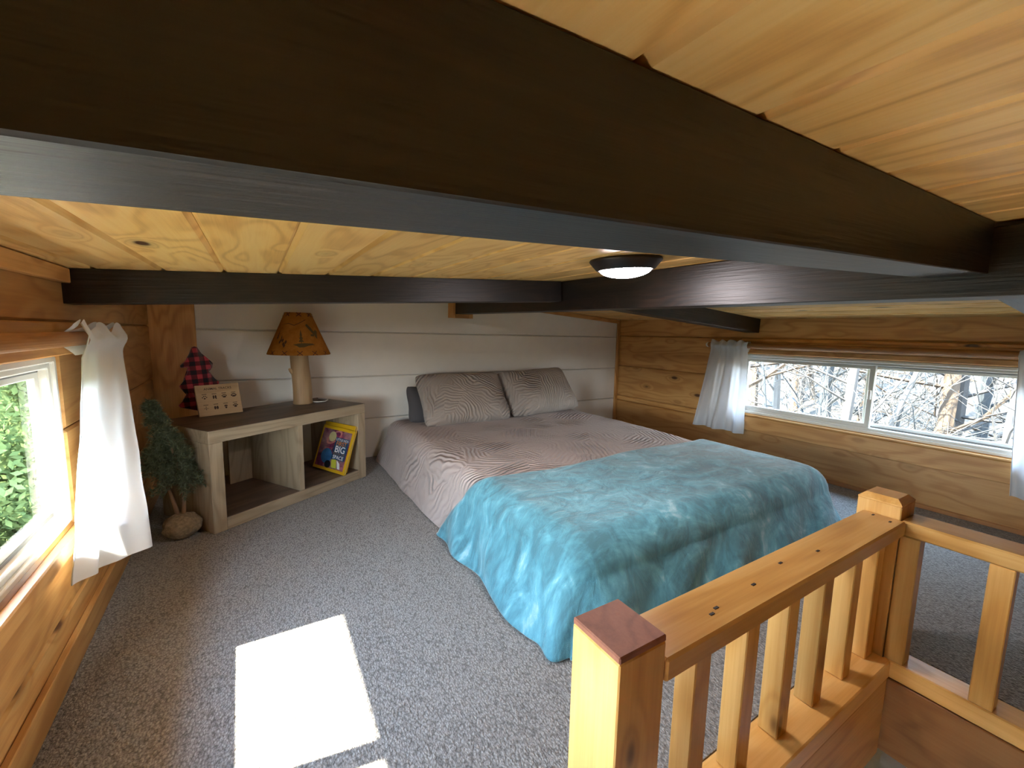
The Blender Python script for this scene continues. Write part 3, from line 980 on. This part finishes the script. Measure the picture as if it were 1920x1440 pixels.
# ------------------------------------------------------------------ lamp
def lamp():
    L = empty('table_lamp', (0.199, 2.462, SHZ))
    tag(L, 'rustic lamp with peeled log base and amber shade on the cube shelf', 'lamp')
    def wob(t, z):
        return 1 + 0.035 * math.sin(2 * t + z * 9) + 0.02 * math.sin(5 * t + z * 14)
    prof = [(0.0, 0.0), (0.046, 0.0), (0.0475, 0.004)] + [(0.046 - 0.004 * sst(0, 0.27, z), z) for z in [0.02 + 0.0125 * i for i in range(20)]] + [(0.040, 0.262), (0.0, 0.264)]
    v, f = lathe(prof, 36, wob)
    v = [Vector(p) + Vector((-0.010 * sst(0.05, 0.26, p[2]), 0, 0)) for p in v]
    lb = link('log_base', pyd(v, f), LAMPWOOD, L, smooth=True)
    v, f = tube([(-0.040, -0.008, 0.168), (-0.052, -0.012, 0.178), (-0.060, -0.014, 0.188)], [0.016, 0.010, 0.005], 10)
    link('branch_stub', pyd(v, f), LAMPWOOD, lb, smooth=True)
    v, f = tube([(-0.008, 0, 0.262), (-0.008, 0, 0.300)], 0.014, 12)
    link('socket', pyd(v, f), BRONZE, L)
    v, f = lathe([(0.008, 0.300), (0.012, 0.315), (0.026, 0.345), (0.030, 0.365), (0.024, 0.388), (0.0, 0.396)], 20)
    link('bulb', pyd(v, f), WHITE_PLASTIC, L, (-0.008, 0, 0), smooth=True)
    z0, z1, r0, r1 = 0.262, 0.476, 0.149, 0.0615
    v, f = lathe([(r0, z0), (r0 + 0.0008, z0 + 0.003), (r1 + 0.0008, z1 - 0.003), (r1, z1), (r1 - 0.002, z1 - 0.001), (r0 - 0.002, z0 + 0.001), (r0, z0)], 64)
    sh = link('lamp_shade', pyd(v, f), SHADE, L, (-0.008, 0, 0), smooth=True)
    # things on the cone: angle (0 = towards the camera), height 0..1
    A0 = math.atan2(-2.46, -0.2)
    def cone(a, h, lift=0.0016):
        r = r0 + (r1 - r0) * h + lift
        return Vector((r * math.cos(A0 + a), r * math.sin(A0 + a), z0 + (z1 - z0) * h))
    def strip(p, q, w, lift):
        vs, fs = [], []
        nseg = 4
        d = Vector((q[0] - p[0], (q[1] - p[1]))).normalized()
        for i in range(nseg + 1):
            t = i / nseg
            a, h = p[0] + (q[0] - p[0]) * t, p[1] + (q[1] - p[1]) * t
            na, nh = -d.y * w, d.x * w
            vs += [cone(a + na * 0.9, h + nh * 0.5, lift), cone(a - na * 0.9, h - nh * 0.5, lift)]
        for i in range(nseg):
            fs.append((2 * i, 2 * i + 1, 2 * i + 3, 2 * i + 2))
        return vs, fs
    for k in range(13):
        a = 2 * math.pi * k / 13 + 0.02
        d = 0.085
        link('stitch', pyd(*merge([strip((a - d, 0.005), (a + d, 0.10), 0.016, 0.002), strip((a - d, 0.10), (a + d, 0.005), 0.016, 0.0024)])), STITCH, sh)
    for k in range(8):
        a = 2 * math.pi * k / 8 + 0.05
        d = 0.16
        link('stitch', pyd(*merge([strip((a - d, 0.91), (a + d, 0.995), 0.028, 0.002), strip((a - d, 0.995), (a + d, 0.91), 0.028, 0.0024)])), STITCH, sh)
    def poly(pts, mat, sub=6):
        # triangulated fan of short steps so that it follows the cone
        bm = bmesh.new()
        vv = [bm.verts.new((a, h, 0)) for a, h in pts]
        bm.faces.new(vv)
        bmesh.ops.triangulate(bm, faces=bm.faces)
        bmesh.ops.subdivide_edges(bm, edges=list(bm.edges), cuts=2, use_grid_fill=True)
        for w in bm.verts:
            w.co = cone(w.co.x, w.co.y, 0.0018)
        link('print', from_bm(bm), mat, sh)
    base = 0.12
    for off in (0.0, 3.14):
        o_ = off + 0.09
        def fir(c, hb, sc, mat):
            q = [(-.010, 0), (-.010, .03), (-.085, .035), (-.03, .085), (-.068, .095), (-.02, .15), (-.045, .16), (0, .29), (.045, .16), (.02, .15), (.068, .095), (.03, .085), (.085, .035), (.010, .03), (.010, 0)]
            poly([(c + x * sc, hb + z * sc) for x, z in q], mat)
        fir(o_, .275, 1.15, PRINT_GREEN)
        poly([(o_ - .30, .245), (o_ - .12, .275), (o_ + .10, .285), (o_ + .42, .275), (o_ + .50, .245), (o_ + .25, .225), (o_ + .08, .19), (o_ - .08, .185), (o_ - .16, .22)], PRINT_GREEN)
        # bird of prey: raised wing, body, tail, lower wing
        poly([(o_ + .26, .70), (o_ + .36, .735), (o_ + .52, .66), (o_ + .68, .54), (o_ + .60, .48), (o_ + .46, .57)], PRINT_GREEN)
        poly([(o_ + .60, .54), (o_ + .78, .60), (o_ + .88, .56), (o_ + .80, .50), (o_ + .72, .38), (o_ + .64, .43)], PRINT_GREEN)
        poly([(o_ + .62, .50), (o_ + .60, .44), (o_ + .42, .45), (o_ + .44, .49)], PRINT_GREEN)
        fir(o_ - 1.02, .36, 0.75, PRINT_DARK)
        fir(o_ - .80, .30, 0.60, PRINT_DARK)
        for da, dh in ((-.84, .30), (-.72, .34), (-.66, .26), (-.58, .30), (-.62, .22)):
            poly([(o_ + da - .05, dh), (o_ + da, dh + .055), (o_ + da + .05, dh + .01), (o_ + da, dh - .05)], PRINT_DARK)
        poly([(o_ - 1.1, .70), (o_ - .60, .745), (o_ - .30, .70), (o_ + .35, .84), (o_ + .33, .82), (o_ - .30, .685), (o_ - .60, .73)], PRINT_DARK)
    # white cord
    pts = [(0.045, 0.02, 0.004), (0.075, -0.005, 0.004), (0.11, 0.005, 0.004), (0.13, 0.05, 0.004), (0.09, 0.12, 0.004)]
    pts = [Vector(p) for p in pts]
    v, f = tube(pts, 0.0028, 8)
    link('power_cord', pyd(v, f), WHITE_PLASTIC, L, smooth=True)
lamp()

# ------------------------------------------------------------------ animal tracks sign
def sign():
    S = empty('wooden_sign', (-0.2258, 2.2465, 0.4110), (-0.2932, -0.0069, 0.368))
    tag(S, 'little wooden animal tracks sign leaning on the cube shelf', 'sign')
    w, h = 0.171, 0.140
    bd = board('sign_board', (0, 0, 0), (w, 0.012, h), SIGNWOOD, S, 0.0012)
    bd.location = (w / 2, 0.006, h / 2)
    tm = text_mesh('ANIMAL TRACKS', 0.0142)
    link('lettering', tm, INK, S, (w / 2, -0.0006, h - 0.0235), (math.pi / 2, 0, 0))
    def pads(cx, cz, items):
        ps = []
        for (dx, dz, rx, rz) in items:
            me = disc(cx + dx, cz + dz, rx, rz, -0.0006, 12)
            ps.append(([v.co.copy() for v in me.vertices], [tuple(p.vertices) for p in me.polygons]))
            bpy.data.meshes.remove(me)
        link('track_print', pyd(*merge(ps)), INK, S)
    R = 0.001
    kinds = [
        [(-8*R, 1*R, 2*R, 3*R), (-3*R, 6*R, 2*R, 3*R), (3*R, 6*R, 2*R, 3*R), (8*R, 1*R, 2*R, 3*R), (0, -4*R, 4*R, 3*R)],
        [(-4*R, 0, 3.4*R, 8*R), (4*R, 0, 3.4*R, 8*R), (-5*R, -7*R, 2*R, 2*R), (6*R, -8*R, 2*R, 2*R)],
        [(-8*R, 2*R, 2.2*R, 3*R), (-3*R, 6*R, 2.2*R, 3*R), (3*R, 6*R, 2.2*R, 3*R), (8*R, 2*R, 2.2*R, 3*R), (0, -3*R, 7*R, 4*R)],
        [(-9*R, 1*R, 2.4*R, 4*R), (-5*R, 6*R, 2.4*R, 3*R), (0, 8*R, 2.4*R, 3*R), (5*R, 6*R, 2.4*R, 3*R), (9*R, 1*R, 2.4*R, 4*R), (0, -3*R, 8*R, 4*R)],
        [(0, 4*R, 1*R, 6*R), (-5*R, -1*R, 4*R, 1*R), (5*R, -1*R, 4*R, 1*R), (0, -5*R, 1*R, 4*R)],
        [(-4.5*R, -1*R, 4.2*R, 8*R), (4.5*R, -1*R, 4.2*R, 8*R)],
        [(0, -5*R, 4*R, 4.5*R), (-4*R, 3*R, 2.2*R, 4*R), (0, 4*R, 2.2*R, 4*R), (4*R, 3*R, 2.2*R, 4*R)],
        [(-8*R, 2*R, 2.6*R, 3*R), (-3*R, 6*R, 2.6*R, 3*R), (3*R, 6*R, 2.6*R, 3*R), (8*R, 2*R, 2.6*R, 3*R), (0, -3*R, 6*R, 5*R)],
    ]
    xs = [0.030, 0.068, 0.106, 0.144]
    for i, it in enumerate(kinds):
        cx = xs[i % 4]
        cz = 0.083 if i < 4 else 0.035
        pads(cx, cz, it)
        link('caption_mark', boxes_mesh([((cx - 0.009, -0.0006, cz + 0.0135), (cx + 0.009, 0, cz + 0.0158))]), INK, S)
sign()

# ------------------------------------------------------------------ plush tree
def plush():
    half = [(0.000, 0.305), (0.010, 0.300), (0.022, 0.272), (0.040, 0.243), (0.062, 0.222), (0.060, 0.212), (0.033, 0.212), (0.042, 0.185), (0.060, 0.150), (0.076, 0.132), (0.073, 0.122), (0.045, 0.122), (0.056, 0.090), (0.075, 0.060), (0.090, 0.046), (0.086, 0.036), (0.022, 0.034), (0.021, 0.0), (0.0, 0.0)]
    pts = [(x, z) for x, z in half] + [(-x, z) for x, z in reversed(half[1:-1])]
    bm = bmesh.new()
    vs = [bm.verts.new((x, 0, z)) for x, z in pts]
    bm.faces.new(vs)
    bmesh.ops.triangulate(bm, faces=bm.faces)
    bmesh.ops.subdivide_edges(bm, edges=list(bm.edges), cuts=2, use_grid_fill=True)
    bmesh.ops.triangulate(bm, faces=bm.faces)
    P = [Vector((a, b)) for a, b in pts]
    def edge_d(x, z):
        best = 9
        p = Vector((x, z))
        for i in range(len(P)):
            a, b = P[i], P[(i + 1) % len(P)]
            ab = b - a
            t = max(0, min(1, (p - a).dot(ab) / max(ab.length_squared, 1e-12)))
            best = min(best, (p - a - ab * t).length)
        return best
    me0 = bpy.data.meshes.new('t')
    bm.to_mesh(me0)
    bm.free()
    base = [v.co.copy() for v in me0.vertices]
    tri = [tuple(p.vertices) for p in me0.polygons]
    bpy.data.meshes.remove(me0)
    dd = [edge_d(v.x, v.z) for v in base]
    vs = [Vector((v.x, -0.006 - 0.020 * min(1, d / 0.026) ** 0.6, v.z)) for v, d in zip(base, dd)] + [Vector((v.x, 0.006 + 0.020 * min(1, d / 0.026) ** 0.6, v.z)) for v, d in zip(base, dd)]
    nb = len(base)
    fs = tri + [tuple(i + nb for i in reversed(t)) for t in tri]
    n0 = len(pts)
    # rim: boundary edges of the triangulation
    cnt = {}
    for t in tri:
        for i in range(3):
            e = (t[i], t[(i + 1) % 3])
            cnt[tuple(sorted(e))] = cnt.get(tuple(sorted(e)), []) + [e]
    for k, es in cnt.items():
        if len(es) == 1:
            a, b = es[0]
            fs.append((b, a, a + nb, b + nb))
    o = link('plush_tree', pyd(vs, fs), PLAID, None, (-0.222, 2.388, SHZ), (math.radians(-4), math.radians(-3), math.radians(22)), smooth=True)
    tag(o, 'stuffed fir tree in red and black plaid behind the sign', 'plush tree')
plush()

# ------------------------------------------------------------------ little artificial tree
def little_tree():
    T = empty('artificial_tree', (-0.272, 1.955, 0.0))
    tag(T, 'small artificial pine tree on a stone base beside the cube shelf', 'artificial tree')
    bm = bmesh.new()
    bmesh.ops.create_icosphere(bm, subdivisions=4, radius=1.0)
    for v in bm.verts:
        c = v.co.copy()
        k = 1 + 0.16 * noise.noise(c * 2.2) + 0.07 * noise.noise(c * 6)
        zz = c.z
        v.co = Vector((c.x * 0.060 * k, c.y * 0.054 * k, 0.048 + zz * 0.049 * (1 + 0.12 * noise.noise(c * 3))))
        if v.co.z < 0.002: v.co.z = 0.001
    link('stone_base', from_bm(bm), ROCK, T, smooth=True)
    t1 = [(0.006, 0, 0.075), (0.010, -0.002, 0.14), (0.008, 0, 0.21), (-0.005, 0, 0.30), (-0.03, 0, 0.42), (-0.065, 0, 0.53)]
    t2 = [(-0.008, 0.004, 0.075), (-0.020, 0.005, 0.13), (-0.032, 0.006, 0.19), (-0.045, 0.01, 0.27), (-0.06, 0.01, 0.36)]
    for t, r in ((t1, [0.0075, 0.007, 0.0065, 0.005, 0.0035, 0.002]), (t2, [0.0085, 0.0075, 0.006, 0.004, 0.002])):
        v, f = tube(t, r, 8)
        link('trunk', pyd(v, f), TRUNKWOOD, T, smooth=True)
    rnd = random.Random(3)
    def foliage(center_path, zlo, zhi, rbot, rtop, nbr, seed):
        rr = random.Random(seed)
        vs, fs = [], []
        def at(z):
            for i in range(len(center_path) - 1):
                a, b = Vector(center_path[i]), Vector(center_path[i + 1])
                if a.z <= z <= b.z:
                    return a.lerp(b, (z - a.z) / (b.z - a.z))
            return Vector(center_path[-1])
        for i in range(nbr):
            t = (i + rr.random()) / nbr
            z = zlo + (zhi - zlo) * t
            c = at(z)
            R = (rbot + (rtop - rbot) * t) * rr.uniform(0.65, 1.08)
            a = rr.uniform(0, 2 * math.pi)
            d = Vector((math.cos(a), math.sin(a), rr.uniform(-0.35, 0.15))).normalized()
            nseg = max(4, int(R / 0.010))
            for sidx in range(nseg):
                k = (sidx + 0.5) / nseg
                p = c + d * (R * k) + Vector((0, 0, -0.02 * k * k))
                for q in range(10):
                    dd = Vector((rr.gauss(0, 1), rr.gauss(0, 1), rr.gauss(0, 1))).normalized() + d * 0.7
                    dd.normalize()
                    ln = rr.uniform(0.012, 0.026)
                    sd = dd.cross(Vector((rr.gauss(0, 1), rr.gauss(0, 1), rr.gauss(0, 1)))).normalized() * 0.0016
                    b = len(vs)
                    vs += [p - sd, p + sd, p + dd * ln]
                    fs.append((b, b + 1, b + 2))
        # keep the needles inside the corner
        for w in vs:
            if w.x < -0.135: w.x = -0.135 + (w.x + 0.135) * 0.02
            if w.x > 0.085: w.x = 0.085
        return pyd(vs, fs)
    link('foliage', foliage(t1, 0.215, 0.55, 0.105, 0.018, 240, 5), NEEDLE, T)
    link('foliage', foliage(t2, 0.27, 0.40, 0.085, 0.03, 110, 8), NEEDLE, T)
little_tree()

# ------------------------------------------------------------------ curtain rods and curtains
def rod(name, p0, p1, r, label):
    p0, p1 = Vector(p0), Vector(p1)
    o = empty(name, p0)
    tag(o, label, 'curtain rod')
    v, f = tube([Vector((0, 0, 0)), p1 - p0], r, 20)
    link('pole', pyd(v, f), BROWN_PINE['Y'], o, smooth=False)
    d = (p1 - p0).normalized()
    for q in (Vector((0, 0, 0)), p1 - p0):
        bm = bmesh.new()
        bmesh.ops.create_uvsphere(bm, u_segments=16, v_segments=10, radius=r * 1.05)
        link('finial', from_bm(bm), WHITE_PLASTIC, o, q, smooth=True)
    return o
RZ = 0.768
rod('curtain_rod', lw(0.045, -0.2, RZ), lw(0.045, 1.60, RZ), 0.0165, 'round wooden curtain rod above the sunny window')
rod('curtain_rod', (XR - 0.042, -0.1, 0.757), (XR - 0.042, 1.805, 0.757), 0.0165, 'round wooden curtain rod above the forest window')

def curtain(name, label, T0, T1, B0, B1, inward, rod_r, rodz, head, nf, seed, amp_t, amp_b, lean=0.0, group=None):
    """T0,T1: ends of the line the cloth follows at rod height; B0,B1 at the hem; inward: unit vector into the room"""
    T0, T1, B0, B1 = map(Vector, (T0, T1, B0, B1))
    inward = Vector(inward)
    O = (B0 + B1) / 2
    zt = rodz + head
    def point(u, v, lift=0.0):
        t = T0.lerp(T1, u)
        b = B0.lerp(B1, u)
        z_here = zt + (b.z - zt) * v
        k = max(0.0, (rodz - z_here) / (rodz - b.z))
        p = t.lerp(b, k ** 1.1)
        p.z = z_here
        fold = math.sin(2 * math.pi * nf * u + seed) + 0.45 * math.sin(2 * math.pi * nf * 2.3 * u + seed * 2.1 + 1.5 * k)
        amp = amp_t + (amp_b - amp_t) * k
        # pocket swelling around the rod, pinched above and below
        g = math.exp(-((z_here - rodz) / (rod_r * 1.3)) ** 2)
        d = amp * fold + rod_r * 0.9 * g + lift
        d += 0.004 * noise.noise(Vector((u * 5, v * 6, seed)))
        p = p + inward * d
        p.z += (0.010 * math.sin(2 * math.pi * nf * 1.7 * u + seed) + 0.005 * math.sin(23 * u)) * max(0.0, 1 - v * 14)
        return p
    c = empty(name, O)
    tag(c, label, 'curtain', group)
    me = grid_mesh(lambda u, v: point(u, v) - O, 90, 70)
    link('panel', me, CURTAIN, c, smooth=True)
    me = grid_mesh(lambda u, v: point(u, 0.86 + v * 0.1385, -0.0022) - O, 90, 10)
    link('hem', me, HEM, c, smooth=True)
    def back(u, v):
        p = point(u, v * 0.115)
        z = p.z
        g = math.exp(-((z - rodz) / (rod_r * 1.3)) ** 2)
        q = p - inward * (rod_r * 0.9 * g)
        return q - inward * (2 * rod_r * 1.12 * g ** 0.6 + 0.003) - O
    link('rod_pocket', grid_mesh(back, 60, 14), HEM, c, smooth=True)
    # stitched side edge
    v, f = tube([point(0.002, i / 24) - O for i in range(25)], 0.0016, 5)
    link('side_seam', pyd(v, f), HEM, c, smooth=True)
    return c
inw_l = Vector((math.cos(TH), math.sin(TH), 0))
curtain('curtain', 'white curtain panel glowing in the sun beside the left window', lw(0.066, 1.30, RZ), lw(0.086, 1.555, RZ), (-0.375, 1.225, 0.235), (-0.268, 1.395, 0.222), inw_l, 0.0165, RZ, 0.030, 1.3, 0.6, 0.005, 0.012)
curtain('curtain', 'white curtain panel at the far end of the forest window', (XR - 0.065, 1.760, 0.757), (XR - 0.065, 1.515, 0.757), (XR - 0.075, 1.850, 0.185), (XR - 0.060, 1.500, 0.185), (-1, 0, 0), 0.0165, 0.757, 0.028, 2.2, 1.9, 0.010, 0.022)
curtain('curtain', 'white curtain panel cut off by the right edge of the picture', (XR - 0.065, 0.395, 0.757), (XR - 0.065, 0.130, 0.757), (XR - 0.075, 0.362, 0.165), (XR - 0.060, 0.02, 0.165), (-1, 0, 0), 0.0165, 0.757, 0.028, 2.1, 4.2, 0.010, 0.022)

# ------------------------------------------------------------------ outdoors
def gz(x, y):
    z = -3.2
    if x > 6: z += 0.26 * (x - 6)
    if x < -3: z += 0.10 * (-3 - x)
    return z + 0.25 * noise.noise(Vector((x * 0.2, y * 0.2, 0)))
def ground_mat():
    N = NT('leaf_litter')
    v = N.objvec(False)
    a = N.noise(v, 7.0, 5.0, 0.7)
    b = N.noise(v, 0.35, 2.0)
    c = N.ramp(a, [(0.3, (0.007, 0.006, 0.004)), (0.5, (0.022, 0.018, 0.013)), (0.7, (0.05, 0.043, 0.032))])
    sx = N.n('SeparateXYZ', ins={0: v})
    g = N.ramp(a, [(0.3, (0.007, 0.012, 0.003)), (0.7, (0.025, 0.035, 0.01))])
    c = N.mix(N.maprange(N.math('ADD', sx.outputs[0], N.math('MULTIPLY', b, 2.0)), -2.0, 1.0, 1.0, 0.0, True), c, g)
    N.principled(c, 0.95, N.bump(a, 0.6, 0.05))
    return N.m
nx, ny = 60, 60
g = grid_mesh(lambda u, v: Vector((-45 + 110 * u, -50 + 110 * v, gz(-45 + 110 * u, -50 + 110 * v))), nx, ny)
tag(link('ground', g, ground_mat(), smooth=True), 'leaf littered forest ground outside', kind='structure')

def bark(name, a, b):
    N = NT(name)
    v = N.objvec()
    n1 = N.noise(N.vmul(v, (1, 1, 0.25)), 14, 4, 0.6)
    N.principled(N.mix(n1, a, b), 0.9, N.bump(n1, 0.6, 0.02))
    return N.m
BARKS = [bark('grey_bark', (0.012, 0.011, 0.011), (0.04, 0.038, 0.036)), bark('brown_bark', (0.02, 0.013, 0.008), (0.06, 0.04, 0.024)), bark('blue_grey_bark', (0.010, 0.013, 0.015), (0.033, 0.039, 0.043)), bark('pale_bark', (0.05, 0.048, 0.044), (0.11, 0.105, 0.097))]
def bare_tree(seed, height, r0, crooked=0.12, low=0.12, nbr=26):
    rr = random.Random(seed)
    trunk, tw = [], []
    p = Vector((0, 0, -0.3))
    d = Vector((rr.uniform(-.06, .06), rr.uniform(-.06, .06), 1)).normalized()
    path, rad = [p.copy()], [r0 * 1.25]
    ns = 12
    for i in range(ns):
        d = (d + Vector((rr.uniform(-1, 1), rr.uniform(-1, 1), 0)) * crooked * 0.35).normalized()
        if d.z < 0.6: d.z = 0.6
        p = p + d * (height / ns)
        path.append(p.copy())
        rad.append(r0 * (1 - 0.85 * (i + 1) / ns))
    trunk.append(tube(path, rad, 7, False))
    def twig(p, d, ln, r, depth):
        pts, rs = [p.copy()], [r]
        n = 4
        q = p.copy()
        for i in range(n):
            d = (d + Vector((rr.uniform(-1, 1), rr.uniform(-1, 1), rr.uniform(-0.6, 1))) * 0.28).normalized()
            q = q + d * (ln / n)
            pts.append(q.copy())
            rs.append(r * (1 - 0.8 * (i + 1) / n))
            if depth > 0 and rr.random() < 0.85:
                dd = (d + Vector((rr.uniform(-1, 1), rr.uniform(-1, 1), rr.uniform(-0.5, 1))) * 0.9).normalized()
                twig(q, dd, ln * rr.uniform(0.4, 0.65), max(0.0035, r * 0.5), depth - 1)
        tw.append(tube(pts, rs, 3 if depth == 0 else 4, False))
    for b in range(nbr):
        t = low + (0.97 - low) * b / nbr
        i = min(int(t * ns), ns - 1)
        q = path[i].lerp(path[i + 1], t * ns - i)
        a = rr.uniform(0, 2 * math.pi)
        dd = Vector((math.cos(a), math.sin(a), rr.uniform(0.0, 0.9))).normalized()
        twig(q, dd, height * rr.uniform(0.14, 0.30) * (1.1 - t * 0.6), r0 * 0.28 * (1.1 - t), 2)
    return pyd(*merge(trunk)), pyd(*merge(tw))
variants = [bare_tree(11 + i, h, r, cr_, lo, nb) for i, (h, r, cr_, lo, nb) in enumerate([(11, 0.13, .10, .12, 26), (9, 0.09, .16, .10, 30), (13, 0.16, .08, .2, 22), (7, 0.055, .22, .08, 30), (8, 0.07, .20, .06, 34), (5, 0.035, .28, .05, 34)])]
def plant_tree(k, x, y, rz, sc, bk, label, group=None):
    t = empty('bare_tree', (x, y, gz(x, y)), (0, 0, rz))
    t.scale = (sc, sc, sc)
    tag(t, label, 'tree', group)
    for nm, me in zip(('trunk', 'branches'), variants[k]):
        o = bpy.data.objects.new(nm, me)
        COL.objects.link(o)
        o.parent = t
        if not me.materials:
            me.materials.append(BARKS[0])
        o.material_slots[0].link = 'OBJECT'
        o.material_slots[0].material = BARKS[bk]
    return t
plant_tree(2, 7.5, 4.30, 0.4, 1.0, 1, 'forked bare tree nearest the far curtain of the forest window')
plant_tree(0, 8.6, 3.35, 1.4, 0.9, 2, 'bluish bare trunk in the middle of the left forest pane')
plant_tree(1, 7.2, 2.65, 2.4, 1.0, 0, 'pale bare trunk beside the window mullion')
plant_tree(2, 9.0, 2.05, 2.9, 0.8, 1, 'broad tan bare trunk left of centre in the right forest pane')
plant_tree(0, 10.5, 1.80, 0.9, 0.8, 2, 'blue grey bare trunk right of centre in the right forest pane')
plant_tree(3, 6.4, 1.10, 3.9, 1.0, 0, 'crooked bare tree by the right end of the forest window')
rr = random.Random(21)
for i in range(110):
    x = 7.6 + 24 * (i / 110) ** 0.9 + rr.uniform(-0.3, 0.8)
    s = rr.uniform(-0.10, 0.75)
    plant_tree(rr.choice([0, 1, 1, 3, 3, 3, 4, 4, 4, 5, 5]), x, x * s + rr.uniform(-0.5, 0.5), rr.uniform(0, 6.28), rr.uniform(0.8, 1.2), rr.choice([0, 0, 1, 2, 3]), 'slender bare tree in the thicket outside the forest window', 'forest thicket outside the forest window')

def leaf_mat(name, a, b):
    N = NT(name)
    v = N.objvec()
    n1 = N.noise(v, 3.0, 3)
    col = N.mix(n1, a, b)
    d = N.n('BsdfDiffuse', ins={'Color': col})
    t = N.n('BsdfTranslucent', ins={'Color': col})
    mx = N.n('MixShader', ins={0: 0.35})
    N.set(mx.inputs[1], d)
    N.set(mx.inputs[2], t)
    N.t.links.new(mx.outputs[0], N.out.inputs[0])
    return N.m
LEAF = leaf_mat('fresh_leaves', (0.05, 0.085, 0.025), (0.17, 0.22, 0.09))
def bush_mesh(seed, n, R, H):
    rr = random.Random(seed)
    vs, fs = [], []
    blobs = [(Vector((rr.uniform(-R, R) * .6, rr.uniform(-R, R) * .6, rr.uniform(0.2, 0.95) * H)), rr.uniform(0.25, 0.5) * R) for _ in range(26)]
    for i in range(n):
        c, r = rr.choice(blobs)
        d = Vector((rr.gauss(0, 1), rr.gauss(0, 1), rr.gauss(0, 1))).normalized()
        p = c + d * r * rr.uniform(0.6, 1.0)
        a = Vector((rr.gauss(0, 1), rr.gauss(0, 1), rr.gauss(0, 1))).normalized() * 0.055
        b = a.cross(d).normalized() * 0.026
        k = len(vs)
        vs += [p - a, p + b, p + a, p - b]
        fs.append((k, k + 1, k + 2, k + 3))
    return pyd(vs, fs)
bushes = [bush_mesh(5, 26000, 1.6, 3.9), bush_mesh(6, 26000, 1.8, 3.6)]
spots = [(-2.3, 6.9, 'sunlit green bush nearest outside the left window'), (-3.7, 9.2, 'sunlit green bush beyond the nearest one outside the left window'), (-2.0, 9.0, 'green bush seen at the inner edge of the left window'), (-4.4, 12.5, 'tall green bush far outside the left window')]
for i, (x, y, lab) in enumerate(spots):
    b = empty('bush', (x, y, gz(x, y) - 0.05), (0, 0, i * 1.3))
    tag(b, lab, 'bush')
    link('foliage', bushes[i % 2], LEAF, b)
    v, f = tube([(0, 0, 0), (0.03, 0.02, 1.0), (0.0, 0.05, 2.0)], [0.06, 0.045, 0.02], 7)
    link('stem', pyd(v, f), BARKS[1], b)
